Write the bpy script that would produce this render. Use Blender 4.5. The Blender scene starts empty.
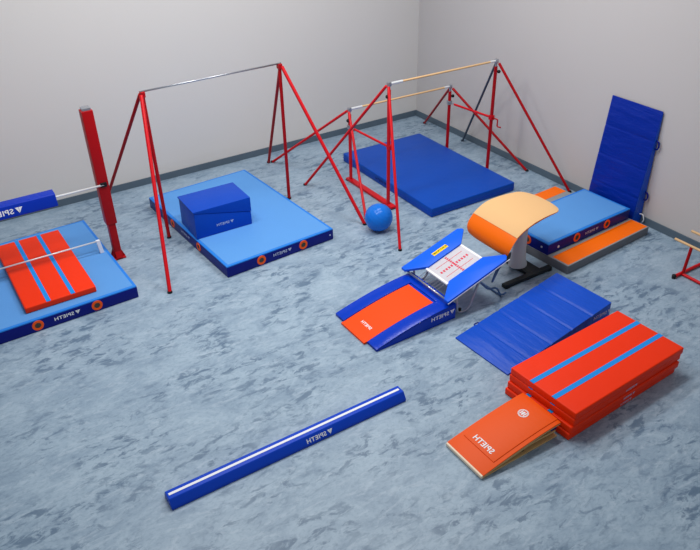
import bpy, bmesh, math, random
from mathutils import Vector, Matrix
random.seed(7)
SC = bpy.context.scene
COL = SC.collection
PI = math.pi

# ------------------------------------------------------------------ materials
def lin(c):
    def f(v):
        v /= 255.0
        return v/12.92 if v <= 0.04045 else ((v+0.055)/1.055)**2.4
    return (f(c[0]), f(c[1]), f(c[2]), 1.0)

def material(name, rgb, rough=0.5, metal=0.0, bump=0.0, bscale=60, var=0.0, vscale=3.0, spec=0.2, stretch=None):
    m = bpy.data.materials.new(name); m.use_nodes = True
    nt = m.node_tree; b = nt.nodes['Principled BSDF']
    b.inputs['Base Color'].default_value = lin(rgb)
    b.inputs['Roughness'].default_value = rough
    b.inputs['Metallic'].default_value = metal
    b.inputs['Specular IOR Level'].default_value = spec
    tc = nt.nodes.new('ShaderNodeTexCoord')
    src = tc.outputs['Object']
    if stretch:
        mp = nt.nodes.new('ShaderNodeMapping'); mp.inputs['Scale'].default_value = stretch
        nt.links.new(src, mp.inputs['Vector']); src = mp.outputs['Vector']
    if bump:
        n = nt.nodes.new('ShaderNodeTexNoise'); n.inputs['Scale'].default_value = bscale; n.inputs['Detail'].default_value = 4
        bp = nt.nodes.new('ShaderNodeBump'); bp.inputs['Strength'].default_value = bump; bp.inputs['Distance'].default_value = 0.03
        nt.links.new(src, n.inputs['Vector']); nt.links.new(n.outputs['Fac'], bp.inputs['Height']); nt.links.new(bp.outputs['Normal'], b.inputs['Normal'])
    if var:
        n = nt.nodes.new('ShaderNodeTexNoise'); n.inputs['Scale'].default_value = vscale; n.inputs['Detail'].default_value = 3
        mr = nt.nodes.new('ShaderNodeMapRange'); mr.inputs['To Min'].default_value = 1-var; mr.inputs['To Max'].default_value = 1+var
        mx = nt.nodes.new('ShaderNodeMix'); mx.data_type = 'RGBA'; mx.blend_type = 'MULTIPLY'; mx.inputs['Factor'].default_value = 1
        mx.inputs['A'].default_value = lin(rgb)
        nt.links.new(src, n.inputs['Vector']); nt.links.new(n.outputs['Fac'], mr.inputs['Value'])
        nt.links.new(mr.outputs['Result'], mx.inputs['B']); nt.links.new(mx.outputs['Result'], b.inputs['Base Color'])
    return m

def floor_material():
    m = bpy.data.materials.new('marbled_vinyl_floor'); m.use_nodes = True
    nt = m.node_tree; N = nt.nodes; L = nt.links; b = N['Principled BSDF']
    tc = N.new('ShaderNodeTexCoord')
    def noise(scale, rot, detail, dist, rough=0.6, off=0):
        mp = N.new('ShaderNodeMapping'); mp.inputs['Scale'].default_value = scale; mp.inputs['Rotation'].default_value = (0, 0, math.radians(rot)); mp.inputs['Location'].default_value = (off, off*.7, 0)
        n = N.new('ShaderNodeTexNoise'); n.inputs['Scale'].default_value = 1; n.inputs['Detail'].default_value = detail; n.inputs['Distortion'].default_value = dist; n.inputs['Roughness'].default_value = rough
        L.new(tc.outputs['Object'], mp.inputs['Vector']); L.new(mp.outputs['Vector'], n.inputs['Vector'])
        return n.outputs['Fac']
    def ramp(fac, a, c, inv=False):
        r = N.new('ShaderNodeMapRange'); r.interpolation_type = 'SMOOTHSTEP'
        r.inputs['From Min'].default_value = a; r.inputs['From Max'].default_value = c
        L.new(fac, r.inputs['Value']); return r.outputs['Result']
    def mul(a, k):
        q = N.new('ShaderNodeMath'); q.operation = 'MULTIPLY'; L.new(a, q.inputs[0])
        if isinstance(k, float): q.inputs[1].default_value = k
        else: L.new(k, q.inputs[1])
        return q.outputs[0]
    def mix(fac, a, c):
        q = N.new('ShaderNodeMix'); q.data_type = 'RGBA'
        L.new(fac, q.inputs['Factor'])
        if isinstance(a, tuple): q.inputs['A'].default_value = a
        else: L.new(a, q.inputs['A'])
        q.inputs['B'].default_value = c
        return q.outputs['Result']
    light, mid, dark, pale = FLOOR_COLS
    strokes1 = ramp(noise((3.9, 9.0, 1), -54, 9, .5, .68), .50, .60)
    strokes2 = ramp(noise((4.2, 8.0, 1), 28, 9, .9, .70, 9), .53, .63)
    fine = ramp(noise((15, 26, 1), -45, 8, .6, .70, 21), .48, .62)
    patch = ramp(noise((.75, 1.1, 1), -40, 4, .6, .55, 4), .40, .60)
    patch2 = ramp(noise((.8, .9, 1), 15, 4, .6, .55, 31), .44, .62)
    cloud = ramp(noise((1.6, 2.4, 1), -35, 9, .8, .72, 2), .36, .66)
    wisps = ramp(noise((3.0, 9.0, 1), -60, 8, .8, .66, 14), .52, .64)
    c = mix(cloud, light, mid)
    c = mix(mul(wisps, .45), c, pale)
    c = mix(mul(mul(strokes1, patch), .82), c, dark)
    c = mix(mul(mul(strokes2, patch2), .62), c, dark)
    c = mix(mul(fine, .22), c, dark)
    L.new(c, b.inputs['Base Color'])
    b.inputs['Roughness'].default_value = .42
    b.inputs['Specular IOR Level'].default_value = .35
    return m
FLOOR_COLS = (lin((155, 176, 194)), lin((132, 154, 175)), lin((80, 105, 131)), lin((172, 190, 206)))

M = {}
M['floor'] = floor_material()
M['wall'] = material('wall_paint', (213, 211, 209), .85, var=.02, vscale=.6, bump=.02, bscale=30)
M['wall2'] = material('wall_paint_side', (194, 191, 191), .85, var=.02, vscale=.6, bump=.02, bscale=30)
M['skirt'] = material('grey_skirting', (88, 104, 118), .6, var=.1, vscale=4)
M['navy'] = material('navy_vinyl', (2, 18, 122), .38, bump=.08, bscale=9)
M['royal'] = material('royal_vinyl', (0, 72, 176), .40, bump=.25, bscale=4, var=.05)
M['royal2'] = material('royal_wedge_vinyl', (10, 76, 194), .36, bump=.8, bscale=1, stretch=(7, 1.6, 4), var=.04)
M['deep'] = material('deep_blue_wrinkled_vinyl', (0, 40, 150), .36, bump=1.0, bscale=1, stretch=(8, 2.0, 5), var=.05)
M['bright'] = material('bright_blue_pad', (4, 96, 236), .38, bump=.08, bscale=8)
M['rampblue'] = material('glossy_blue_vinyl', (0, 56, 186), .22, bump=.12, bscale=6)
M['block'] = material('block_blue_vinyl', (0, 68, 182), .42, bump=.15, bscale=5, var=.05)
M['sky'] = material('light_blue_cover', (90, 152, 220), .62, bump=.06, bscale=40, var=.03)
M['skyrim'] = material('light_blue_rim', (36, 126, 222), .5)
M['orangered'] = material('orange_red_vinyl', (242, 50, 0), .5, bump=.12, bscale=7, var=.03)
M['ramporange'] = material('orange_vinyl', (250, 74, 0), .42, bump=.05, bscale=8)
M['springorange'] = material('springboard_orange', (236, 84, 4), .45, bump=.06, bscale=10)
M['orange'] = material('clear_orange', (255, 112, 0), .5, bump=.08, bscale=60)
M['vaultorange'] = material('vault_orange', (240, 106, 0), .42, bump=.05, bscale=9)
M['tan'] = material('tan_suede', (224, 180, 128), .7, bump=.08, bscale=120)
M['stripe'] = material('stripe_blue', (24, 140, 226), .55)
M['vent'] = material('vent_orange', (248, 92, 24), .5)
M['mesh'] = material('vent_mesh', (70, 72, 66), .7, bump=.5, bscale=250)
M['white'] = material('white_print', (238, 240, 245), .5)
M['dimprint'] = material('faded_print', (186, 196, 226), .5)
M['darkprint'] = material('dark_print', (6, 24, 96), .5)
M['red'] = material('red_lacquer', (204, 18, 30), .32, var=.04)
M['darkred'] = material('deep_red_lacquer', (168, 8, 18), .4, var=.05)
M['steel'] = material('brushed_steel', (176, 180, 188), .3, metal=.85)
M['chrome'] = material('white_steel', (224, 228, 232), .3, metal=.3)
M['dark'] = material('black_plastic', (24, 26, 30), .5)
M['skid'] = material('black_steel', (34, 40, 44), .45, bump=.05)
M['slate'] = material('slate_tube', (64, 74, 90), .4)
M['column'] = material('grey_column', (200, 202, 206), .5)
M['wood'] = material('bar_wood', (216, 178, 132), .5, var=.1, vscale=1, stretch=(3, 60, 60))
M['ply'] = material('plywood', (206, 172, 120), .55, var=.12, vscale=1, stretch=(4, 80, 80))
M['paleedge'] = material('pale_edge_strip', (238, 220, 196), .5)
M['foamgrey'] = material('grey_foam', (150, 152, 154), .8, bump=.15, bscale=90, var=.05)
M['foamside'] = material('grey_foam_side', (112, 116, 122), .8, bump=.15, bscale=90, var=.06)
M['ball'] = material('blue_ball_rubber', (22, 112, 214), .22)
M['bed'] = material('white_trampoline_bed', (220, 218, 226), .7, bump=.6, bscale=160, var=.05, vscale=60)
M['cross'] = material('red_cross_marking', (214, 70, 92), .7)
M['yellow'] = material('yellow_sticker', (252, 214, 8), .45)
M['padblue'] = material('bar_pad_blue', (0, 48, 176), .42, bump=.12, bscale=5, var=.05)
M['beamblue'] = material('beam_blue', (2, 66, 196), .4, bump=.06, bscale=8)
M['tubeblue'] = material('blue_grey_tube', (84, 112, 150), .35, metal=.3)

# ------------------------------------------------------------------ mesh helpers
def link_mesh(name, bm, mats, parent=None, smooth=False, angle=None):
    me = bpy.data.meshes.new(name)
    if smooth:
        for f in bm.faces: f.smooth = True
    bmesh.ops.recalc_face_normals(bm, faces=bm.faces[:])
    bm.to_mesh(me); bm.free()
    if not isinstance(mats, (list, tuple)): mats = [mats]
    for m in mats: me.materials.append(M[m])
    if smooth and angle: me.set_sharp_from_angle(angle=math.radians(angle))
    o = bpy.data.objects.new(name, me); COL.objects.link(o)
    if parent: o.parent = parent
    return o

def thing(name, label, cat, loc=(0, 0, 0), rz=0.0, group=None):
    o = bpy.data.objects.new(name, None); COL.objects.link(o)
    o.empty_display_size = .1
    o.location = loc; o.rotation_euler = (0, 0, math.radians(rz))
    tag(o, label, cat, group); return o

def tag(o, label, cat, group=None):
    o['label'] = label; o['category'] = cat
    if group: o['group'] = group
    return o

def add(dst, src):
    me = bpy.data.meshes.new('tmp'); src.to_mesh(me); src.free(); dst.from_mesh(me); bpy.data.meshes.remove(me); return dst

def box(x0, x1, y0, y1, z0, z1, bev=0.0, seg=2):
    bm = bmesh.new(); bmesh.ops.create_cube(bm, size=1)
    for v in bm.verts:
        v.co = Vector(((x0+x1)/2+v.co.x*(x1-x0), (y0+y1)/2+v.co.y*(y1-y0), (z0+z1)/2+v.co.z*(z1-z0)))
    if bev: bmesh.ops.bevel(bm, geom=bm.edges[:], offset=bev, segments=seg, profile=.6, affect='EDGES')
    return bm

def prism(poly, y0, y1, bev=0.0, axis='y', seg=2):
    """poly: (a,b) points; axis y: a=x b=z extruded along y; axis x: a=y b=z extruded along x; axis z: a=x b=y."""
    bm = bmesh.new()
    def P(a, b, t):
        return (a, t, b) if axis == 'y' else ((t, a, b) if axis == 'x' else (a, b, t))
    A = [bm.verts.new(P(a, b, y0)) for a, b in poly]; B = [bm.verts.new(P(a, b, y1)) for a, b in poly]
    n = len(poly)
    bm.faces.new(A); bm.faces.new(B[::-1])
    for i in range(n): bm.faces.new((A[i], B[i], B[(i+1) % n], A[(i+1) % n]))
    bmesh.ops.recalc_face_normals(bm, faces=bm.faces[:])
    if bev: bmesh.ops.bevel(bm, geom=bm.edges[:], offset=bev, segments=seg, profile=.6, affect='EDGES', clamp_overlap=True)
    return bm

def tube(pts, r, seg=12, closed=False, r1=None):
    pts = [Vector(p) for p in pts]; n = len(pts); bm = bmesh.new(); rings = []
    prev = None
    for i, p in enumerate(pts):
        if closed: t = (pts[(i+1) % n]-pts[i-1]).normalized()
        elif i == 0: t = (pts[1]-p).normalized()
        elif i == n-1: t = (p-pts[i-1]).normalized()
        else: t = ((pts[i+1]-p).normalized()+(p-pts[i-1]).normalized()).normalized()
        if prev is None:
            a = Vector((0, 0, 1)) if abs(t.z) < .9 else Vector((1, 0, 0)); u = t.cross(a).normalized()
        else: u = (prev-t*prev.dot(t)).normalized()
        prev = u; w = t.cross(u)
        rr = r if r1 is None else r+(r1-r)*i/max(1, n-1)
        rings.append([bm.verts.new(p+(u*math.cos(2*PI*k/seg)+w*math.sin(2*PI*k/seg))*rr) for k in range(seg)])
    m = n if closed else n-1
    for i in range(m):
        A, B = rings[i], rings[(i+1) % n]
        for k in range(seg): bm.faces.new((A[k], A[(k+1) % seg], B[(k+1) % seg], B[k]))
    if not closed: bm.faces.new(rings[0][::-1]); bm.faces.new(rings[-1])
    return bm

def bend(pts, rad, k=5):
    """round the corners of a polyline"""
    P = [Vector(p) for p in pts]; out = [P[0]]
    for i in range(1, len(P)-1):
        a = (P[i-1]-P[i]); b = (P[i+1]-P[i]); d = min(rad, a.length*.48, b.length*.48)
        p0 = P[i]+a.normalized()*d; p1 = P[i]+b.normalized()*d
        for j in range(k+1):
            t = j/k; out.append(p0*(1-t)**2+P[i]*2*t*(1-t)+p1*t*t)
    out.append(P[-1]); return out

def lathe(prof, seg=32, cx=0, cy=0, sx=1, sy=1):
    bm = bmesh.new(); R = []
    for r, z in prof: R.append([bm.verts.new((cx+sx*r*math.cos(2*PI*k/seg), cy+sy*r*math.sin(2*PI*k/seg), z)) for k in range(seg)])
    for i in range(len(R)-1):
        for k in range(seg): bm.faces.new((R[i][k], R[i][(k+1) % seg], R[i+1][(k+1) % seg], R[i+1][k]))
    bm.faces.new(R[0][::-1]); bm.faces.new(R[-1]); return bm

def annulus(o, u, v, r0, r1, th, seg=28):
    """flat ring on the plane (o;u,v), raised by th"""
    o, u, v = Vector(o), Vector(u).normalized(), Vector(v).normalized(); n = u.cross(v); bm = bmesh.new(); R = []
    for r, h in ((r1, 0), (r1*.97, th), (max(r0, 1e-4)*1.05, th), (max(r0, 1e-4), 0)):
        R.append([bm.verts.new(o+(u*math.cos(2*PI*k/seg)+v*math.sin(2*PI*k/seg))*r+n*h) for k in range(seg)])
    for i in range(3):
        for k in range(seg): bm.faces.new((R[i][k], R[i][(k+1) % seg], R[i+1][(k+1) % seg], R[i+1][k]))
    return bm

def disc(o, u, v, r, th, seg=24, sy=1.0):
    o, u, v = Vector(o), Vector(u).normalized(), Vector(v).normalized(); n = u.cross(v); bm = bmesh.new()
    A = [bm.verts.new(o+(u*math.cos(2*PI*k/seg)+v*math.sin(2*PI*k/seg)*sy)*r) for k in range(seg)]
    B = [bm.verts.new(x.co+n*th) for x in A]
    bm.faces.new(B)
    for k in range(seg): bm.faces.new((A[k], A[(k+1) % seg], B[(k+1) % seg], B[k]))
    return bm

_txt = {}
def text_bm(s, bold):
    if s not in _txt:
        cu = bpy.data.curves.new('t', 'FONT'); cu.body = s; cu.size = 1; cu.align_x = 'CENTER'; cu.align_y = 'CENTER'; cu.offset = bold; cu.resolution_u = 3; cu.space_character = 1.08
        o = bpy.data.objects.new('t', cu); COL.objects.link(o)
        bpy.context.view_layer.update()
        me = bpy.data.meshes.new_from_object(o.evaluated_get(bpy.context.evaluated_depsgraph_get()))
        bpy.data.objects.remove(o); bpy.data.curves.remove(cu); _txt[s] = me
    bm = bmesh.new(); bm.from_mesh(_txt[s]); return bm

def lettering(name, s, o, u, v, size, mat, parent, logo=True, lift=.004, surf=None, bold=.022, xs=1.15):
    """mirrored printing (the place reads right to left in the photo): o centre, u to the viewer's right, v up"""
    bm = text_bm(s, bold)
    for w in bm.verts: w.co.x *= xs
    if logo:
        xl = min(w.co.x for w in bm.verts); h = .42
        for tri in (((-1.22, h), (-.76, h), (-.76, -h+.07)), ((-.26, h), (-.72, -h), (-.72, h))):
            bm.faces.new([bm.verts.new((xl+a, b, 0)) for a, b in tri])
        sh = .62
        for w in bm.verts: w.co.x += sh
    o, u, v = Vector(o), Vector(u).normalized(), Vector(v).normalized(); n = u.cross(v)
    for w in bm.verts:
        p = o-u*w.co.x*size+v*w.co.y*size+n*lift
        if surf: p = surf(p)
        w.co = p
    bm.normal_update()
    for fc in bm.faces:
        fc.smooth = False
        if fc.normal.dot(n) < 0: fc.normal_flip()
    me = bpy.data.meshes.new(name); bm.to_mesh(me); bm.free(); me.materials.append(M[mat])
    ob = bpy.data.objects.new(name, me); COL.objects.link(ob); ob.parent = parent; return ob

def vent(o, u, v, parent, r=.08):
    rg = link_mesh('vent', annulus(o, u, v, r*.52, r, .006), 'vent', parent)
    link_mesh('vent_mesh', disc(o, u, v, r*.56, .003), 'mesh', rg)

X, Y, Z = Vector((1, 0, 0)), Vector((0, 1, 0)), Vector((0, 0, 1))

# ------------------------------------------------------------------ the room
def struct(name, bm, mat):
    o = link_mesh(name, bm, mat); o['kind'] = 'structure'; return o
struct('floor', box(-18, .2, -18, .2, -.2, 0), 'floor')
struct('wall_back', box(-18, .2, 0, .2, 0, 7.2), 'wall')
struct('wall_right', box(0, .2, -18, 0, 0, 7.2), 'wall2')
struct('baseboard_back', box(-18, -.02, -.02, 0, 0, .135, .004, 1), 'skirt')
struct('baseboard_right', box(-.02, 0, -18, 0, 0, .135, .004, 1), 'skirt')

# ------------------------------------------------------------------ landing mats with vents
def landing_mat(name, label, loc, rz, w, d, h, top='sky', rim='skyrim', side='navy'):
    t = thing(name, label, 'landing mat', loc, rz)
    link_mesh('mat_body', box(-w/2, w/2, -d/2, d/2, 0, h-.012, .014), side, t, True, 40)
    bm = box(-w/2+.002, w/2-.002, -d/2+.002, d/2-.002, h-.03, h, .010)
    link_mesh('top_edging', bm, rim, t, True, 40)
    link_mesh('top_cover', box(-w/2+.045, w/2-.045, -d/2+.045, d/2-.045, h-.01, h+.004, .003, 1), top, t)
    return t
# left mat, runs out of the frame
t = landing_mat('landing_mat', 'light blue landing mat at the left edge, under the orange striped mat', (-9.22, -2.525, 0), 1.8, 2.34, 2.58, .2)
for x in (-9.476, -8.637): vent((x+9.22-.03, -1.29, .10), X, Z, t)
lettering('lettering', 'SPIETH', (.125, -1.29, .105), X, Z, .075, 'white', t)
# middle mat
t = landing_mat('landing_mat', 'light blue landing mat with a royal blue foam block standing on it', (-5.77, -2.47, 0), 3.4, 2.0, 3.05, .2)
for x in (-.39, .40): vent((x, -1.525, .10), X, Z, t)
lettering('lettering', 'SPIETH', (.0, -1.525, .105), X, Z, .07, 'dimprint', t)
for y in (.50, -.52): vent((-1.0, y, .10), -Y, Z, t, .075)
lettering('lettering', 'SPIETH', (-1.0, -.02, .105), -Y, Z, .07, 'dimprint', t)
link_mesh('button', disc((.93, -1.525, .10), X, Z, .014, .006, 12), 'dimprint', t)
# mat on the grey platform
t = landing_mat('landing_mat', 'small light blue landing mat lying on the grey and orange platform', (-1.345, -5.98, .15), 2.6, 2.0, .98, .2)
for x in (-.33, .41): vent((x, -.49, .10), X, Z, t, .078)
lettering('lettering', 'SPIETH', (.03, -.49, .10), X, Z, .065, 'dimprint', t)
vent((-1.0, -.06, .10), -Y, Z, t, .078)
link_mesh('button', disc((-.76, -.49, .08), X, Z, .022, .006, 14), 'white', t)
link_mesh('button', disc((-1.0, -.36, .1), -Y, Z, .018, .006, 14), 'dimprint', t)

# big plain soft mat under the uneven bars
t = thing('crash_mat', 'large royal blue crash mat between the uneven bars and the right wall', 'crash mat', (-1.872, -2.785, 0), -.7)
w, d, h = 1.94, 3.0, .175
link_mesh('mat_body', box(-w/2, w/2, -d/2, d/2, 0, h, .022, 3), 'royal', t, True, 40)
link_mesh('zip_flap', box(-w/2-.004, w/2+.004, -d/2-.004, d/2+.004, h*.40, h*.46, .003, 1), 'padblue', t)
lettering('lettering', 'SPIETH', (-w/2, .1, .085), -Y, Z, .075, 'darkprint', t, logo=True, lift=.006)

# ------------------------------------------------------------------ orange striped mats
def orange_mat(label, loc, rz, w, d, h, along='x', group=None, label_text=True):
    t = thing('folding_mat', label, 'mat', loc, rz, group)
    link_mesh('mat_body', box(-w/2, w/2, -d/2, d/2, 0, h, .018, 3), 'orangered', t, True, 50)
    for s in (-1, 1):
        if along == 'x': bm = box(-w/2+.004, w/2-.004, s*.168-.033, s*.168+.033, h-.02, h+.0025)
        else: bm = box(s*.172-.031, s*.172+.031, -d/2+.004, d/2-.004, h-.02, h+.0025)
        link_mesh('stripe', bm, 'stripe', t)
    if label_text:
        lettering('lettering', 'SPIETH', (.02, -d/2, h*.5), X, Z, .042, 'dimprint', t)
    return t
orange_mat('orange-red striped mat lying on the light blue mat at the left edge', (-9.065, -2.56, .205), 0.8, 1.0, 2.1, .095, 'y', label_text=False)
gs = 'orange striped mats in the stack by the springboard'
hh = .095
for k, (dx, dy, dr, lb) in enumerate(((-.05, .01, .2, 'lowest orange-red mat of the four-high stack, flat on the floor'),
                                      (-.032, -.005, -.3, 'second orange-red mat from the bottom of the four-high stack'),
                                      (-.005, .008, .3, 'third orange-red mat from the bottom, just under the stack\'s top mat'),
                                      (0, 0, 0, 'topmost orange-red mat of the stack, two full blue stripes showing'))):
    orange_mat(lb, (-3.87+dx, -8.87+dy, k*(hh+.004)), 2.6+dr, 2.0, 1.0, hh, 'x', gs, label_text=(k < 3))

# ------------------------------------------------------------------ blue folding wedges
def wedge_parts(t, L, W, H, mat, folds=(.25, .5, .75), dip=.013):
    folds = [q*L for q in folds]
    f = lambda x: .02+(H-.02)*x/L
    top = [(0, f(0))]
    for x in folds: top += [(x-.03, f(x-.03)), (x, f(x)-dip), (x+.03, f(x+.03))]
    top += [(L, H)]
    poly = [(0, 0), (L, 0)]+top[::-1]
    link_mesh('wedge_body', prism(poly, -W/2, W/2, .006), mat, t, True, 30)
def strap_handle(t, p, dirv, out, mat='navy', r=.012, s=.075, o=.06):
    p, dirv, out = Vector(p), Vector(dirv), Vector(out)
    pts = [p-dirv*s-out*.012, p-dirv*s*.9+out*o*.7, p-dirv*s*.4+out*o, p+dirv*s*.4+out*o, p+dirv*s*.9+out*o*.7, p+dirv*s-out*.012]
    link_mesh('handle', tube(bend(pts, .03), r, 8), mat, t, True)
t = thing('wedge_mat', 'blue folded wedge mat lying on the floor behind the orange mat stack', 'wedge mat', (-4.71, -7.70, 0), 3.3)
wedge_parts(t, 2.0, .97, .29, 'royal2', (.2, .4, .6, .8))
strap_handle(t, (.42, .485, .045), X, Y, 'navy', .010, .05, .04)
lettering('lettering', 'SPIETH', (1.83, -.485, .16), X, Z, .075, 'dimprint', t)
# standing wedge, thick end down
t = thing('wedge_mat', 'deep blue wedge mat standing upright against the right wall', 'wedge mat', (-.021, -5.945, 1.985))
t.rotation_euler = Matrix(((0, 0, -1), (0, -1, 0), (-1, 0, 0))).to_euler()
wedge_parts(t, 1.98, 1.0, .245, 'deep', (.25, .5, .75), .006)
link_mesh('side_panel', prism([(.02, .004), (1.97, .004), (1.97, .236), (.02, .016)], .499, .504), 'royal2', t)
for zz in (1.43, .52): strap_handle(t, (1.985-zz, .495, .028), X, Y, 'navy', .014, .075, .07)
lettering('lettering', 'SPIETH', (1.71, .505, .15), -X, -Z, .06, 'dimprint', t, lift=.003)
link_mesh('strap', tube(bend([(1.80, .49, .06), (1.78, .56, .05), (1.88, .60, .04), (1.95, .56, .03)], .05), .010, 8), 'white', t, True)

# ------------------------------------------------------------------ grey platform with orange strips
t = thing('foam_platform', 'low grey foam platform with orange edge strips against the right wall', 'platform', (-1.335, -5.86, 0), 3.6)
link_mesh('platform_body', box(-1.02, 1.02, -1.0, 1.0, 0, .143, .012), 'foamside', t, True, 40)
link_mesh('top_cover', box(-1.015, 1.015, -.995, .995, .13, .147, .006), 'foamgrey', t, True, 40)
link_mesh('orange_strip', box(-.985, 1.0, -.975, -.665, .14, .150, .002, 1), 'orange', t)
link_mesh('orange_strip', box(-.985, 1.0, .73, .99, .14, .150, .002, 1), 'orange', t)

# ------------------------------------------------------------------ blue foam block
t = thing('foam_block', 'royal blue foam block made of two wedges on the middle landing mat', 'foam block', (-6.225, -2.655, .206), -.8)
w, d, h = 1.0, .70, .50
W2, D2 = w/2, d/2
link_mesh('lower_wedge', prism([(-W2, 0), (W2, 0), (W2, .235), (-W2+.01, h-.035)], -D2, D2, .012), 'block', t, True, 40)
link_mesh('upper_wedge', prism([(-W2-.006, h-.028), (W2+.006, .242), (W2+.006, h), (-W2-.006, h)], -D2-.006, D2+.006, .010), 'block', t, True, 40)
lettering('lettering', 'SPIETH', (.02, -D2, .16), X, Z, .062, 'dimprint', t)

# ------------------------------------------------------------------ gym ball
bm = bmesh.new()
NS, NR = 96, 40
prof = []
for i in range(NS+1):
    a = -PI/2+PI*i/NS
    rr = .238+(.0018 if (i % 8 in (3, 4)) and 12 < i < 84 else 0)
    prof.append((max(rr*math.cos(a), 1e-4), .238+rr*math.sin(a)))
bm = lathe(prof, 48)
bmesh.ops.rotate(bm, verts=bm.verts[:], cent=(0, 0, .238), matrix=Matrix.Rotation(.5, 3, 'X') @ Matrix.Rotation(.3, 3, 'Y'))
o = link_mesh('gym_ball', bm, 'ball', None, True); o.location = (-3.87, -4.10, 0)
tag(o, 'shiny blue gym ball on the floor at the foot of the uneven bars', 'ball')

# ------------------------------------------------------------------ sprung approach ramp
t = thing('approach_ramp', 'glossy blue curved ramp with an orange centre, in front of the mini trampoline', 'ramp', (-5.80, -6.35, 0), .8)
L, Wd = 1.36, 1.02
def rz(x): 
    s = max(0, min(1, x/L)); return .022+.205*(1-(1-s)**1.75)
xs_ = [L*i/22 for i in range(23)]
poly = [(0, 0), (L, 0)]+[(x, rz(x)) for x in xs_[::-1]]
def strip(x0, x1, y0, y1, up, dn, n=22, zf=rz):
    pts = [x0+(x1-x0)*i/n for i in range(n+1)]
    return prism([(x, zf(x)+up) for x in pts]+[(x, zf(x)-dn) for x in pts[::-1]], y0, y1)
link_mesh('ramp_body', prism(poly, -Wd/2, Wd/2), 'rampblue', t, True, 35)
for y0, y1 in ((-Wd/2, -.295), (.295, Wd/2)):
    link_mesh('border_pad', prism([(x, rz(x)+.018) for x in xs_]+[(L, rz(L)-.01)]+[(x, rz(x)-.012) for x in xs_[::-1]], y0, y1, .006), 'rampblue', t, True, 35)
link_mesh('border_pad', prism([(x, rz(x)+.018) for x in xs_ if x > 1.14]+[(x, rz(x)-.012) for x in xs_[::-1] if x > 1.14], -.297, .297, .004), 'rampblue', t, True, 35)
link_mesh('centre_panel', strip(-.05, 1.13, -.285, .285, .010, .02), 'ramporange', t, True, 35)
sf = lambda p: Vector((p.x, p.y, rz(p.x)+.013))
lettering('lettering', 'SPIETH', (.17, -.02, 0), -Y, X, .062, 'white', t, False, surf=sf)
lettering('lettering', 'SPIETH', (1.13, -Wd/2, .135), X, Z, .085, 'white', t)

# ------------------------------------------------------------------ mini trampoline
t = thing('mini_trampoline', 'tilted mini trampoline with two bright blue side pads and a white bed', 'trampoline', (-4.04, -6.30, 0))
def tz(x): return .30+(x+.55)*.318
def tilted(poly, z0, z1, bev=.008):
    bm = prism(poly, z0, z1, bev, 'z')
    for v in bm.verts: v.co.z += tz(v.co.x)
    return bm
for s in (1, -1):
    pl = [(-.55, s*.55), (.49, s*.55), (.54, s*.50), (.545, s*.455), (.32, s*.24), (-.29, s*.235), (-.55, s*.46)]
    if s < 0: pl = pl[::-1]
    p = link_mesh('side_pad', tilted(pl, .0, .04), 'bright', t, True, 40)
    if s > 0:
        st = [(-.10, .34), (.16, .34), (.16, .415), (-.10, .415)]
        g = link_mesh('sticker', tilted(st, .039, .0425, 0), 'yellow', p)
        lettering('lettering', 'EUROTRAMP', (.03, .378, 0), X, Y, .043, 'dark', g, False, surf=lambda q: Vector((q.x, q.y, tz(q.x)+.045)), xs=.95)
    else:
        link_mesh('edge_piping', tube([(-.55, -.552, tz(-.55)+.002), (.55, -.552, tz(.55)+.002)], .006, 6), 'white', p)
bed = link_mesh('jumping_bed', tilted([(-.31, -.25), (.33, -.25), (.33, .25), (-.31, .25)], -.004, .012, .002), 'bed', t)
cr = bmesh.new()
for i in range(11):
    a = -.23+.046*i
    add(cr, tilted([(a-.013, -.022), (a+.013, -.022), (a+.013, .022), (a-.013, .022)], .011, .0145, 0))
    if i != 5:
        b_ = a*.86
        add(cr, tilted([(-.016, b_-.013), (.016, b_-.013), (.016, b_+.013), (-.016, b_+.013)], .011, .0145, 0))
for s in (-1, 1):
    add(cr, tilted([(-.24, s*.125-.004), (.24, s*.125-.004), (.24, s*.125+.004), (-.24, s*.125+.004)], .011, .0138, 0))
link_mesh('cross_marking', cr, 'cross', bed)
for s in (-1, 1):
    add_ = tilted([(s*.315-.016, -.25), (s*.315+.016, -.25), (s*.315+.016, .25), (s*.315-.016, .25)], -.006, .018, .002)
    link_mesh('bed_hem', add_, 'white', bed)
for s in (-1, 1):
    if s > 0: continue
    for k in range(8):
        y = -.21+.06*k
        pts = [(s*(.31+.2*j/24), y+.008*math.sin(j*PI/2*1.0), tz(s*(.31+.2*j/24))+.008*math.cos(j*PI/2)) for j in range(25)]
        link_mesh('spring', tube(pts, .004, 5), 'steel', t)
fr = tube([(-.50, -.5, tz(-.50)-.02), (-.50, .5, tz(-.50)-.02)], .016, 10)
add(fr, tube([(.335, -.5, tz(.335)-.02), (.335, .5, tz(.335)-.02)], .014, 10))
for q in (-1, 1): add(fr, tube([(-.53, q*.5, tz(-.53)-.02), (.50, q*.5, tz(.50)-.02)], .018, 10))
link_mesh('frame', fr, 'steel', t, True)
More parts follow.
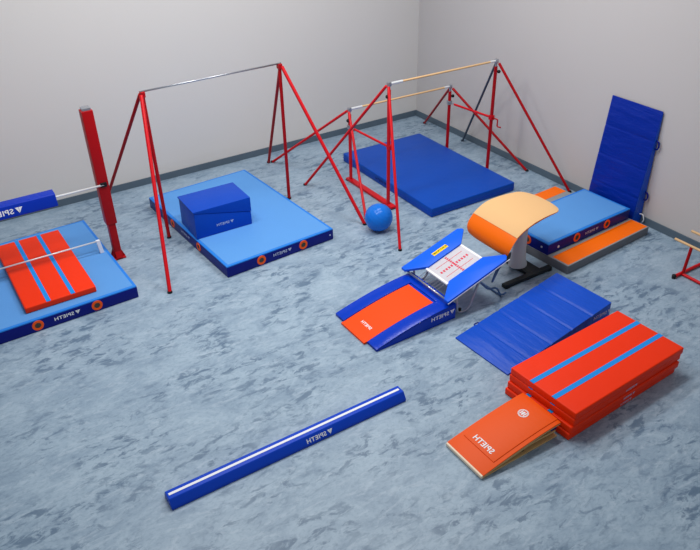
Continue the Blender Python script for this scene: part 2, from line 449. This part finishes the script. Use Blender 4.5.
for s in (-1, 1):
    y = s*.505
    link_mesh('leg', tube(bend([(-.36, y, tz(-.36)-.02), (-.33, y, .02), (-.12, y, .02), (.05, y, tz(.05)-.02)], .09), .018, 10), 'steel', t, True)
    link_mesh('leg', tube(bend([(.02, y, tz(.02)-.02), (.22, y, .24), (.40, y, .20), (.50, y, .02), (.60, y, .04)], .06), .015, 10), 'tubeblue', t, True)
    link_mesh('leg', tube(bend([(.40, y*.97, tz(.40)-.02), (.30, y*.97, .30), (.47, y*.97, tz(.47)-.03)], .05), .013, 10), 'tubeblue', t, True)
    link_mesh('adjuster_knob', lathe([(.001, -.02), (.022, -.018), (.022, .018), (.001, .02)], 12, -.30, y-.02*1), 'dark', t).location = (0, 0, .10)
link_mesh('cross_bar', tube([(-.25, -.505, .02), (-.25, .505, .02)], .014, 10), 'steel', t, True)
link_mesh('cross_bar', tube([(.50, -.505, .02), (.50, .505, .02)], .014, 10), 'tubeblue', t, True)

# ------------------------------------------------------------------ vaulting table
t = thing('vaulting_table', 'tan topped vaulting table with an orange nose on a grey pedestal', 'vaulting table', (-2.775, -6.36, 0))
KEY = [(.44, 1.065), (.30, 1.085), (.10, 1.095), (-.10, 1.09), (-.26, 1.07), (-.40, 1.025), (-.52, .955), (-.585, .895), (-.645, .81), (-.672, .72), (-.655, .63), (-.585, .575)]
def catmull(K, n):
    K = [Vector((a-.05, b+.014)) for a, b in K]; out = []
    for i in range(len(K)-1):
        p0, p1, p2, p3 = K[max(i-1, 0)], K[i], K[i+1], K[min(i+2, len(K)-1)]
        for j in range(n):
            q = j/n; out.append(.5*((2*p1)+(p2-p0)*q+(2*p0-5*p1+4*p2-p3)*q*q+(3*p1-p0-3*p2+p3)*q**3))
    out.append(K[-1]); return out
PR = catmull(KEY, 6); BND = 6*6+2   # index of the tan / orange boundary
SL = [0]
for i in range(1, len(PR)): SL.append(SL[-1]+(PR[i]-PR[i-1]).length)
TOT = SL[-1]
def halfw(s):
    base = .40+.075*min(1, s/.75)
    r0 = .20
    if s < r0: base -= r0-math.sqrt(max(0, r0*r0-(r0-s)**2))
    e = TOT-s; r1 = .30
    if e < r1: base -= (r1-math.sqrt(max(0, r1*r1-(r1-e)**2)))*.75
    return base
NT = 14
def vault_shell(i0, i1, up, thick, inset, crown=.015):
    bm = bmesh.new(); T, B = [], []
    for i in range(i0, i1+1):
        p = PR[i]; tg = (PR[min(i+1, len(PR)-1)]-PR[max(i-1, 0)]).normalized(); nn = Vector((tg.y, -tg.x))
        if nn.y < 0 and i < 30: nn = -nn
        s = SL[i]; hw = max(.02, halfw(s)-inset); rt, rb = [], []
        th = thick*min(1, .55+1.2*s/TOT)
        for k in range(NT+1):
            q = -1+2*k/NT; e = abs(q)**6*crown
            a = p+nn*(up-e); c_ = p-nn*th
            rt.append(bm.verts.new((a.x, q*hw, a.y))); rb.append(bm.verts.new((c_.x, q*hw*.90, c_.y)))
        T.append(rt); B.append(rb)
    n = len(T)
    for i in range(n-1):
        for k in range(NT):
            bm.faces.new((T[i][k], T[i][k+1], T[i+1][k+1], T[i+1][k])); bm.faces.new((B[i][k+1], B[i][k], B[i+1][k], B[i+1][k+1]))
        for k in (0, NT): bm.faces.new((T[i][k], B[i][k], B[i+1][k], T[i+1][k]))
    for i in (0, n-1):
        for k in range(NT): bm.faces.new((T[i][k], T[i][k+1], B[i][k+1], B[i][k]))
    return bm
link_mesh('padded_body', vault_shell(0, len(PR)-1, 0, .075, 0), 'vaultorange', t, True, 60)
link_mesh('top_cover', vault_shell(0, BND, .007, .01, .004, .013), 'tan', t, True, 60)
link_mesh('pedestal', lathe([(.145, .06), (.142, .09), (.118, .17), (.104, .35), (.100, .6), (.104, .85), (.11, 1.03)], 32, .0, .02, 1.05, .95), 'column', t, True, 50)
for s in (-1, 1):
    link_mesh('base_skid', box(-.58, .385, s*.30-.045, s*.30+.045, .006, .066, .008), 'skid', t, True, 40)
    for x in (-.52, .35): link_mesh('rubber_foot', box(x-.04, x+.04, s*.30-.05, s*.30+.05, 0, .012, .003, 1), 'dark', t)
link_mesh('base_crosspiece', box(-.06, .20, -.30, .30, .012, .062, .006), 'skid', t, True, 40)

# ------------------------------------------------------------------ springboard
t = thing('springboard', 'orange springboard with wooden edges pushed against the orange mat stack', 'springboard', (-6.075, -9.0, 0), .4)
Ls, Ws = 1.145, .60
def sz(x):
    s = max(0, min(1, x/Ls)); return .040+.165*(1-(1-s)**1.5)
xs_ = [Ls*i/18 for i in range(19)]
link_mesh('top_board', prism([(x, sz(x)) for x in xs_]+[(x, sz(x)-.022) for x in xs_[::-1]], -Ws/2, Ws/2), 'ply', t, True, 35)
link_mesh('carpet_cover', prism([(x, sz(x)+.012) for x in xs_]+[(x, sz(x)-.004) for x in xs_[::-1]], -Ws/2-.002, Ws/2+.002, .004), 'springorange', t, True, 35)
link_mesh('padded_centre', prism([(x, sz(x)+.022) for x in xs_ if x > .16]+[(x, sz(x)+.004) for x in xs_[::-1] if x > .16], -Ws/2+.05, Ws/2-.05, .007), 'springorange', t, True, 35)
link_mesh('front_edge', box(-.022, .006, -Ws/2, Ws/2, .010, .050, .004, 1), 'paleedge', t)
link_mesh('base_board', prism([(0, 0), (Ls-.02, 0), (Ls-.02, .02), (.06, .02), (0, .03)], -Ws/2+.005, Ws/2-.005, .003), 'ply', t)
link_mesh('support_board', prism([(.05, .022), (.30, .024), (.72, .085), (Ls-.04, .075), (Ls-.04, .098), (.72, .108), (.28, .046), (.05, .042)], -Ws/2+.02, Ws/2-.02, .003), 'ply', t)
for s in (-1, 1):
    y = s*(Ws/2-.06)
    for x in (.62,):
        pts = [(x+.026*math.cos(a*.7), y+.026*math.sin(a*.7), .022+(sz(x)-.045)*a/44) for a in range(45)]
        link_mesh('spring', tube(pts, .006, 6), 'dark', t, True)
    link_mesh('bump_stop', box(Ls-.10, Ls-.02, y-.03, y+.05, .1, sz(Ls)-.024, .006), 'navy', t)
sf = lambda p: Vector((p.x, p.y, sz(p.x)+.0245))
lettering('lettering', 'SPIETH', (.265, .0, 0), -Y, X, .095, 'white', t, False, surf=sf, xs=1.0)
em = bmesh.new()
ec = (.90, .045)
for k in range(24):
    a = 2*PI*k/24; c0, c1 = a-.09, a+.09
    em.faces.new([em.verts.new(sf(Vector((ec[0]+r*math.cos(q), ec[1]+r*math.sin(q), 0)))) for r, q in ((.045, c0), (.064, c0), (.064, c1), (.045, c1))])
for off in (-.026, 0, .026):
    em.faces.new([em.verts.new(sf(Vector((ec[0]+.034*math.cos(2*PI*k/16), ec[1]+off+(.008 if off else .013)*math.sin(2*PI*k/16), 0)))) for k in range(16)])
link_mesh('emblem', em, 'white', t)

# ------------------------------------------------------------------ low floor beam
t = thing('floor_beam', 'long low blue balance beam with a white top line, alone on the open floor', 'balance beam', (-7.53, -7.735, 0), 0)
HL = 1.5
link_mesh('beam_body', prism([(-.115, 0), (.115, 0), (.115, .035), (.062, .12), (-.062, .12), (-.115, .035)], -HL, HL, .008, 'x'), 'beamblue', t, True, 40)
link_mesh('top_line', box(-HL+.02, HL-.03, -.014, .018, .118, .1225), 'white', t)
vv = Vector((0, .053, .085)).normalized()
lettering('lettering', 'SPIETH', (.29, -.0970, .0640), X, vv, .07, 'white', t, lift=.003)

# ------------------------------------------------------------------ red single bar rig on towers (left edge)
t = thing('single_bar_rig', 'thick red tower with a thin steel bar at the left edge', 'horizontal bar', (-7.905, -2.43, 0))
def tower(x):
    link_mesh('tower_post', box(x-.058, x+.058, -.065, .065, .02, .78, .008), 'darkred', t, True, 40)
    link_mesh('tower_sleeve', box(x-.083, x+.083, -.085, .085, .64, 2.50, .008), 'darkred', t, True, 40)
    link_mesh('top_cap', box(x-.062, x+.062, -.065, .065, 2.49, 2.54, .006), 'steel', t, True, 40)
    bm = bmesh.new()
    for a, b in (((1, 0), (0, 1)), ((-1, 0), (0, 1)), ((0, 1), (1, 0)), ((0, -1), (1, 0))):
        pr = [(.05, .0), (.105, .0), (.105, .03), (.055, .16)]
        A = [bm.verts.new((x+a[0]*p-b[0]*.05, a[1]*p-b[1]*.05, q)) for p, q in pr]; B = [bm.verts.new((x+a[0]*p+b[0]*.05, a[1]*p+b[1]*.05, q)) for p, q in pr]
        bm.faces.new(A); bm.faces.new(B[::-1])
        for i in range(4): bm.faces.new((A[i], A[(i+1) % 4], B[(i+1) % 4], B[i]))
    add(bm, box(x-.105, x+.105, -.105, .105, 0, .022, .004, 1))
    link_mesh('foot_plate', bm, 'darkred', t)
    link_mesh('bar_clamp', box(x-.05, x+.05, -.115, -.075, 1.30, 1.37, .01), 'dark', t)
tower(0); tower(-2.80)
link_mesh('steel_bar', tube([(-2.80, -.1, 1.335), (0.0, -.1, 1.335)], .016, 12), 'chrome', t, True)
t = thing('bar_pad', 'long blue foam pad wrapped round the steel bar at the left edge', 'bar pad', (-9.455, -2.515, 1.335), 0)
pl = [(.1185, .003), (.10, .09), (-.10, .09), (-.135, -.10), (.135, -.10), (.1195, -.003)]
pl = [(p.x, p.y) for p in bend([(a, b, 0) for a, b in pl], .022, 4)]
pl += [(-.015+.019*math.cos(a), .019*math.sin(a)) for a in [-.2-k*(2*PI-.4)/16 for k in range(17)]]   # slit and bore for the bar
link_mesh('pad_body', prism(pl, -.82, .82, 0, 'x'), 'padblue', t, True, 40)
vv = Vector((0, .035, .19)).normalized()
lettering('lettering', 'SPIETH', (.08, -.119, -.012), X, vv, .105, 'white', t, lift=.004)
# low white rod on the mat
t = thing('low_rod', 'thin white rod on short upright ends, standing across the left orange mat', 'low bar', (-9.03, -2.515, .206))
link_mesh('rod', tube([(-1.2, 0, .215), (.86, 0, .215)], .013, 10), 'chrome', t, True)
for x in (.85, -1.2): link_mesh('upright', prism([(x-.005, 0), (x+.055, 0), (x+.03, .235), (x-.03, .235)], -.02, .02, .004), 'white', t)

# ------------------------------------------------------------------ tall horizontal bar on braced legs
t = thing('horizontal_bar', 'tall single steel bar on red braced legs, straddling the middle landing mat', 'horizontal bar', (0, 0, 0))
def leg(t, name, a, b, r, mat, foot=True, r1=None):
    o = link_mesh(name, tube([a, b], r, 14, r1=r1), mat, t, True, 50)
    if foot:
        a, b = Vector(a), Vector(b)
        link_mesh('rubber_foot', lathe([(r*1.25, 0), (r*1.35, .012), (r*1.1, .03)], 12, b.x, b.y), 'dark', o)
    return o
HZ = 2.505
AL, AR = Vector((-6.98, -2.22, HZ)), Vector((-4.58, -2.17, HZ))
leg(t, 'upright', AL-Z*.03, (-6.98, -2.30, .0), .030, 'darkred')
leg(t, 'upright', AR-Z*.03, (-4.575, -2.165, .0), .030, 'darkred')
leg(t, 'brace_leg', AL+Vector((-.03, -.03, -.02)), (-7.58, -3.93, .0), .030, 'red')
leg(t, 'brace_leg', AL+Vector((-.03, .03, -.02)), (-7.55, -.46, .0), .028, 'darkred')
leg(t, 'brace_leg', AR+Vector((.03, -.03, -.02)), (-3.965, -3.81, .0), .030, 'red')
leg(t, 'brace_leg', AR+Vector((.03, .03, -.02)), (-4.13, -.45, .0), .028, 'darkred')
link_mesh('steel_bar', tube([AL+Vector((-.03, 0, .03)), AR+Vector((.03, 0, .03))], .0145, 12), 'steel', t, True)
for A in (AL, AR): link_mesh('head_fitting', box(A.x-.035, A.x+.035, A.y-.05, A.y+.05, HZ-.06, HZ+.03, .012), 'darkred', t)

# ------------------------------------------------------------------ uneven bars
t = thing('uneven_bars', 'uneven bars with two wooden rails on red frames around the large blue mat', 'uneven bars', (0, 0, 0))
LL, LH = (-3.215, -2.185, 1.455), (-3.235, -3.475, 2.27)
RL, RH = (-.815, -2.16, 1.42), (-.815, -3.41, 2.22)
def upright(p, left):
    x, y, z = p
    link_mesh('upright', tube([(x, y, .05), (x, y, z-.10)], .032, 14), 'red' if left else 'darkred', t, True, 50)
    u = link_mesh('inner_post', tube([(x, y, z-.16), (x, y, z-.015)], .022, 12), 'steel', t, True, 50)
    link_mesh('head_fitting', box(x-.03, x+.03, y-.032, y+.032, z-.04, z+.032, .010), 'steel', t, True, 40)
    k = -1 if left else 1
    link_mesh('lock_knob', lathe([(.004, -.03), (.026, -.024), (.034, 0), (.026, .024), (.004, .03)], 14, x+k*.055, y-.03), 'dark', t, True).location = (0, 0, z-.20)
for p, l in ((LL, 1), (LH, 1), (RL, 0), (RH, 0)): upright(p, l)
def rail(a, b):
    a, b = Vector(a), Vector(b); d = (b-a)
    link_mesh('wooden_rail', tube([a+d*.11, b-d*.06], .018, 14), 'wood', t, True, 50)
    link_mesh('rail_sleeve', tube([a+d*.012, a+d*.115], .023, 12), 'chrome', t, True, 50)
    link_mesh('rail_sleeve', tube([b-d*.065, b-d*.012], .021, 12), 'chrome', t, True, 50)
rail(LL, RL); rail(LH, RH)
br = [(LL, (-4.06, -.475, 0), 'red'), (LL, (-3.84, -3.66, 0), 'red'), (LH, (-4.04, -1.82, 0), 'red'), (LH, (-3.98, -4.88, 0), 'red'),
      (RL, (-.155, -.53, 0), 'darkred'), (RL, (-.10, -3.79, 0), 'darkred'), (RH, (-.135, -1.86, 0), 'slate'), (RH, (-.115, -4.93, 0), 'darkred')]
for p, f, m in br:
    s = -1 if p[0] < -2 else 1; q = 1 if f[1] > p[1] else -1
    leg(t, 'brace_leg', (p[0]+s*.035, p[1]+q*.035, p[2]-.04), f, .025 if m != 'slate' else .022, m, True)
for (a, b) in ((LL, LH), (RL, RH)):
    x = a[0]; za, zb = (1.115, 1.145) if x < -2 else (1.09, 1.15)
    link_mesh('spacer_tube', tube([(x, a[1]-.16, za), (x, b[1], zb)], .022, 12), 'red', t, True, 50)
    link_mesh('spacer_screw', tube([(x, a[1], za), (x, a[1]-.2, za)], .012, 10), 'steel', t, True, 50)
    link_mesh('spacer_clamp', box(x-.042, x+.042, a[1]-.042, a[1]+.042, za-.04, za+.04, .01), 'steel', t)
    link_mesh('spacer_clamp', box(x-.042, x+.042, b[1]-.042, b[1]+.042, zb-.045, zb+.045, .01), 'red', t)
link_mesh('crank_handle', tube(bend([(RH[0], RH[1]-.02, 1.15), (RH[0], RH[1]-.17, 1.155), (RH[0], RH[1]-.17, 1.02), (RH[0]+.02, RH[1]-.25, 1.02)], .02), .013, 8), 'darkred', t, True)
for (a, b) in ((LL, LH), (RL, RH)):
    x = a[0]
    link_mesh('floor_rail', box(x-.055, x+.055, b[1]-.15, a[1]+.10, .006, .055, .008), 'red', t, True, 40)
    for y in (b[1]-.12, a[1]+.07): link_mesh('rubber_foot', box(x-.058, x+.058, y-.04, y+.04, 0, .018, .004, 1), 'dark', t)

# ------------------------------------------------------------------ mini parallel bars (right edge)
t = thing('parallel_bars', 'low red parallel bars with wooden rails at the right edge by the wall', 'parallel bars', (-.64, -7.90, 0))
for x, y0 in ((-.185, .26), (.225, .27)):
    link_mesh('wooden_rail', tube([(x, y0, .5), (x, -1.75, .5)], .020, 14), 'wood', t, True, 50)
for y in (-.03, -1.45):
    link_mesh('cross_foot', tube(bend([(-.40, y+.03, .03), (.45, y+.03, .03)], .02), .026, 12), 'red', t, True, 50)
    for x in (-.40, .45): link_mesh('end_cap', lathe([(.030, 0), (.032, .03), (.030, .06)], 12, x, y+.03), 'dark', t, True)
    for x, xf in ((-.185, -.235), (.225, .28)): link_mesh('upright', tube([(x, y, .49), (xf, y, .03)], .024, 12), 'darkred', t, True, 50)
for x in (-.235, .28): link_mesh('base_tube', tube([(x, -.03, .03), (x, -1.45, .03)], .024, 12), 'red', t, True, 50)

# ------------------------------------------------------------------ lights and world
w = bpy.data.worlds.new('room_light'); SC.world = w; w.use_nodes = True
bg = w.node_tree.nodes['Background']; bg.inputs[0].default_value = (.93, .96, 1, 1); bg.inputs[1].default_value = .33
def area(name, loc, sx, sy, e, col=(1, .98, .95), rot=(0, 0, 0)):
    l = bpy.data.lights.new(name, 'AREA'); l.shape = 'RECTANGLE'; l.size = sx; l.size_y = sy; l.energy = e; l.color = col
    o = bpy.data.objects.new(name, l); COL.objects.link(o); o.location = loc; o.rotation_euler = rot; return o
for x, y, e in ((-7.6, -3.4, 158), (-3.6, -3.4, 150), (-7.2, -6.2, 145), (-3.6, -6.2, 145)):
    area('ceiling_lamp', (x, y, 7.0), 2.4, .8, e)

# ------------------------------------------------------------------ camera
cd = bpy.data.cameras.new('camera'); cam = bpy.data.objects.new('camera', cd); COL.objects.link(cam)
cd.sensor_width = 36; cd.lens = 727.0/700*36; cd.clip_start = .05; cd.clip_end = 200
R = Vector((0.84351901, -0.53670979, -0.02045191)); U = Vector((0.30327848, 0.44452893, 0.84286191)); F = Vector((0.44328077, 0.71717266, -0.53774113))
cam.matrix_world = Matrix(((R.x, U.x, -F.x, -10.08003), (R.y, U.y, -F.y, -13.16922), (R.z, U.z, -F.z, 6.09), (0, 0, 0, 1)))
SC.camera = cam
SC.view_settings.view_transform = 'Standard'
SC.view_settings.look = 'None'
SC.view_settings.exposure = 0
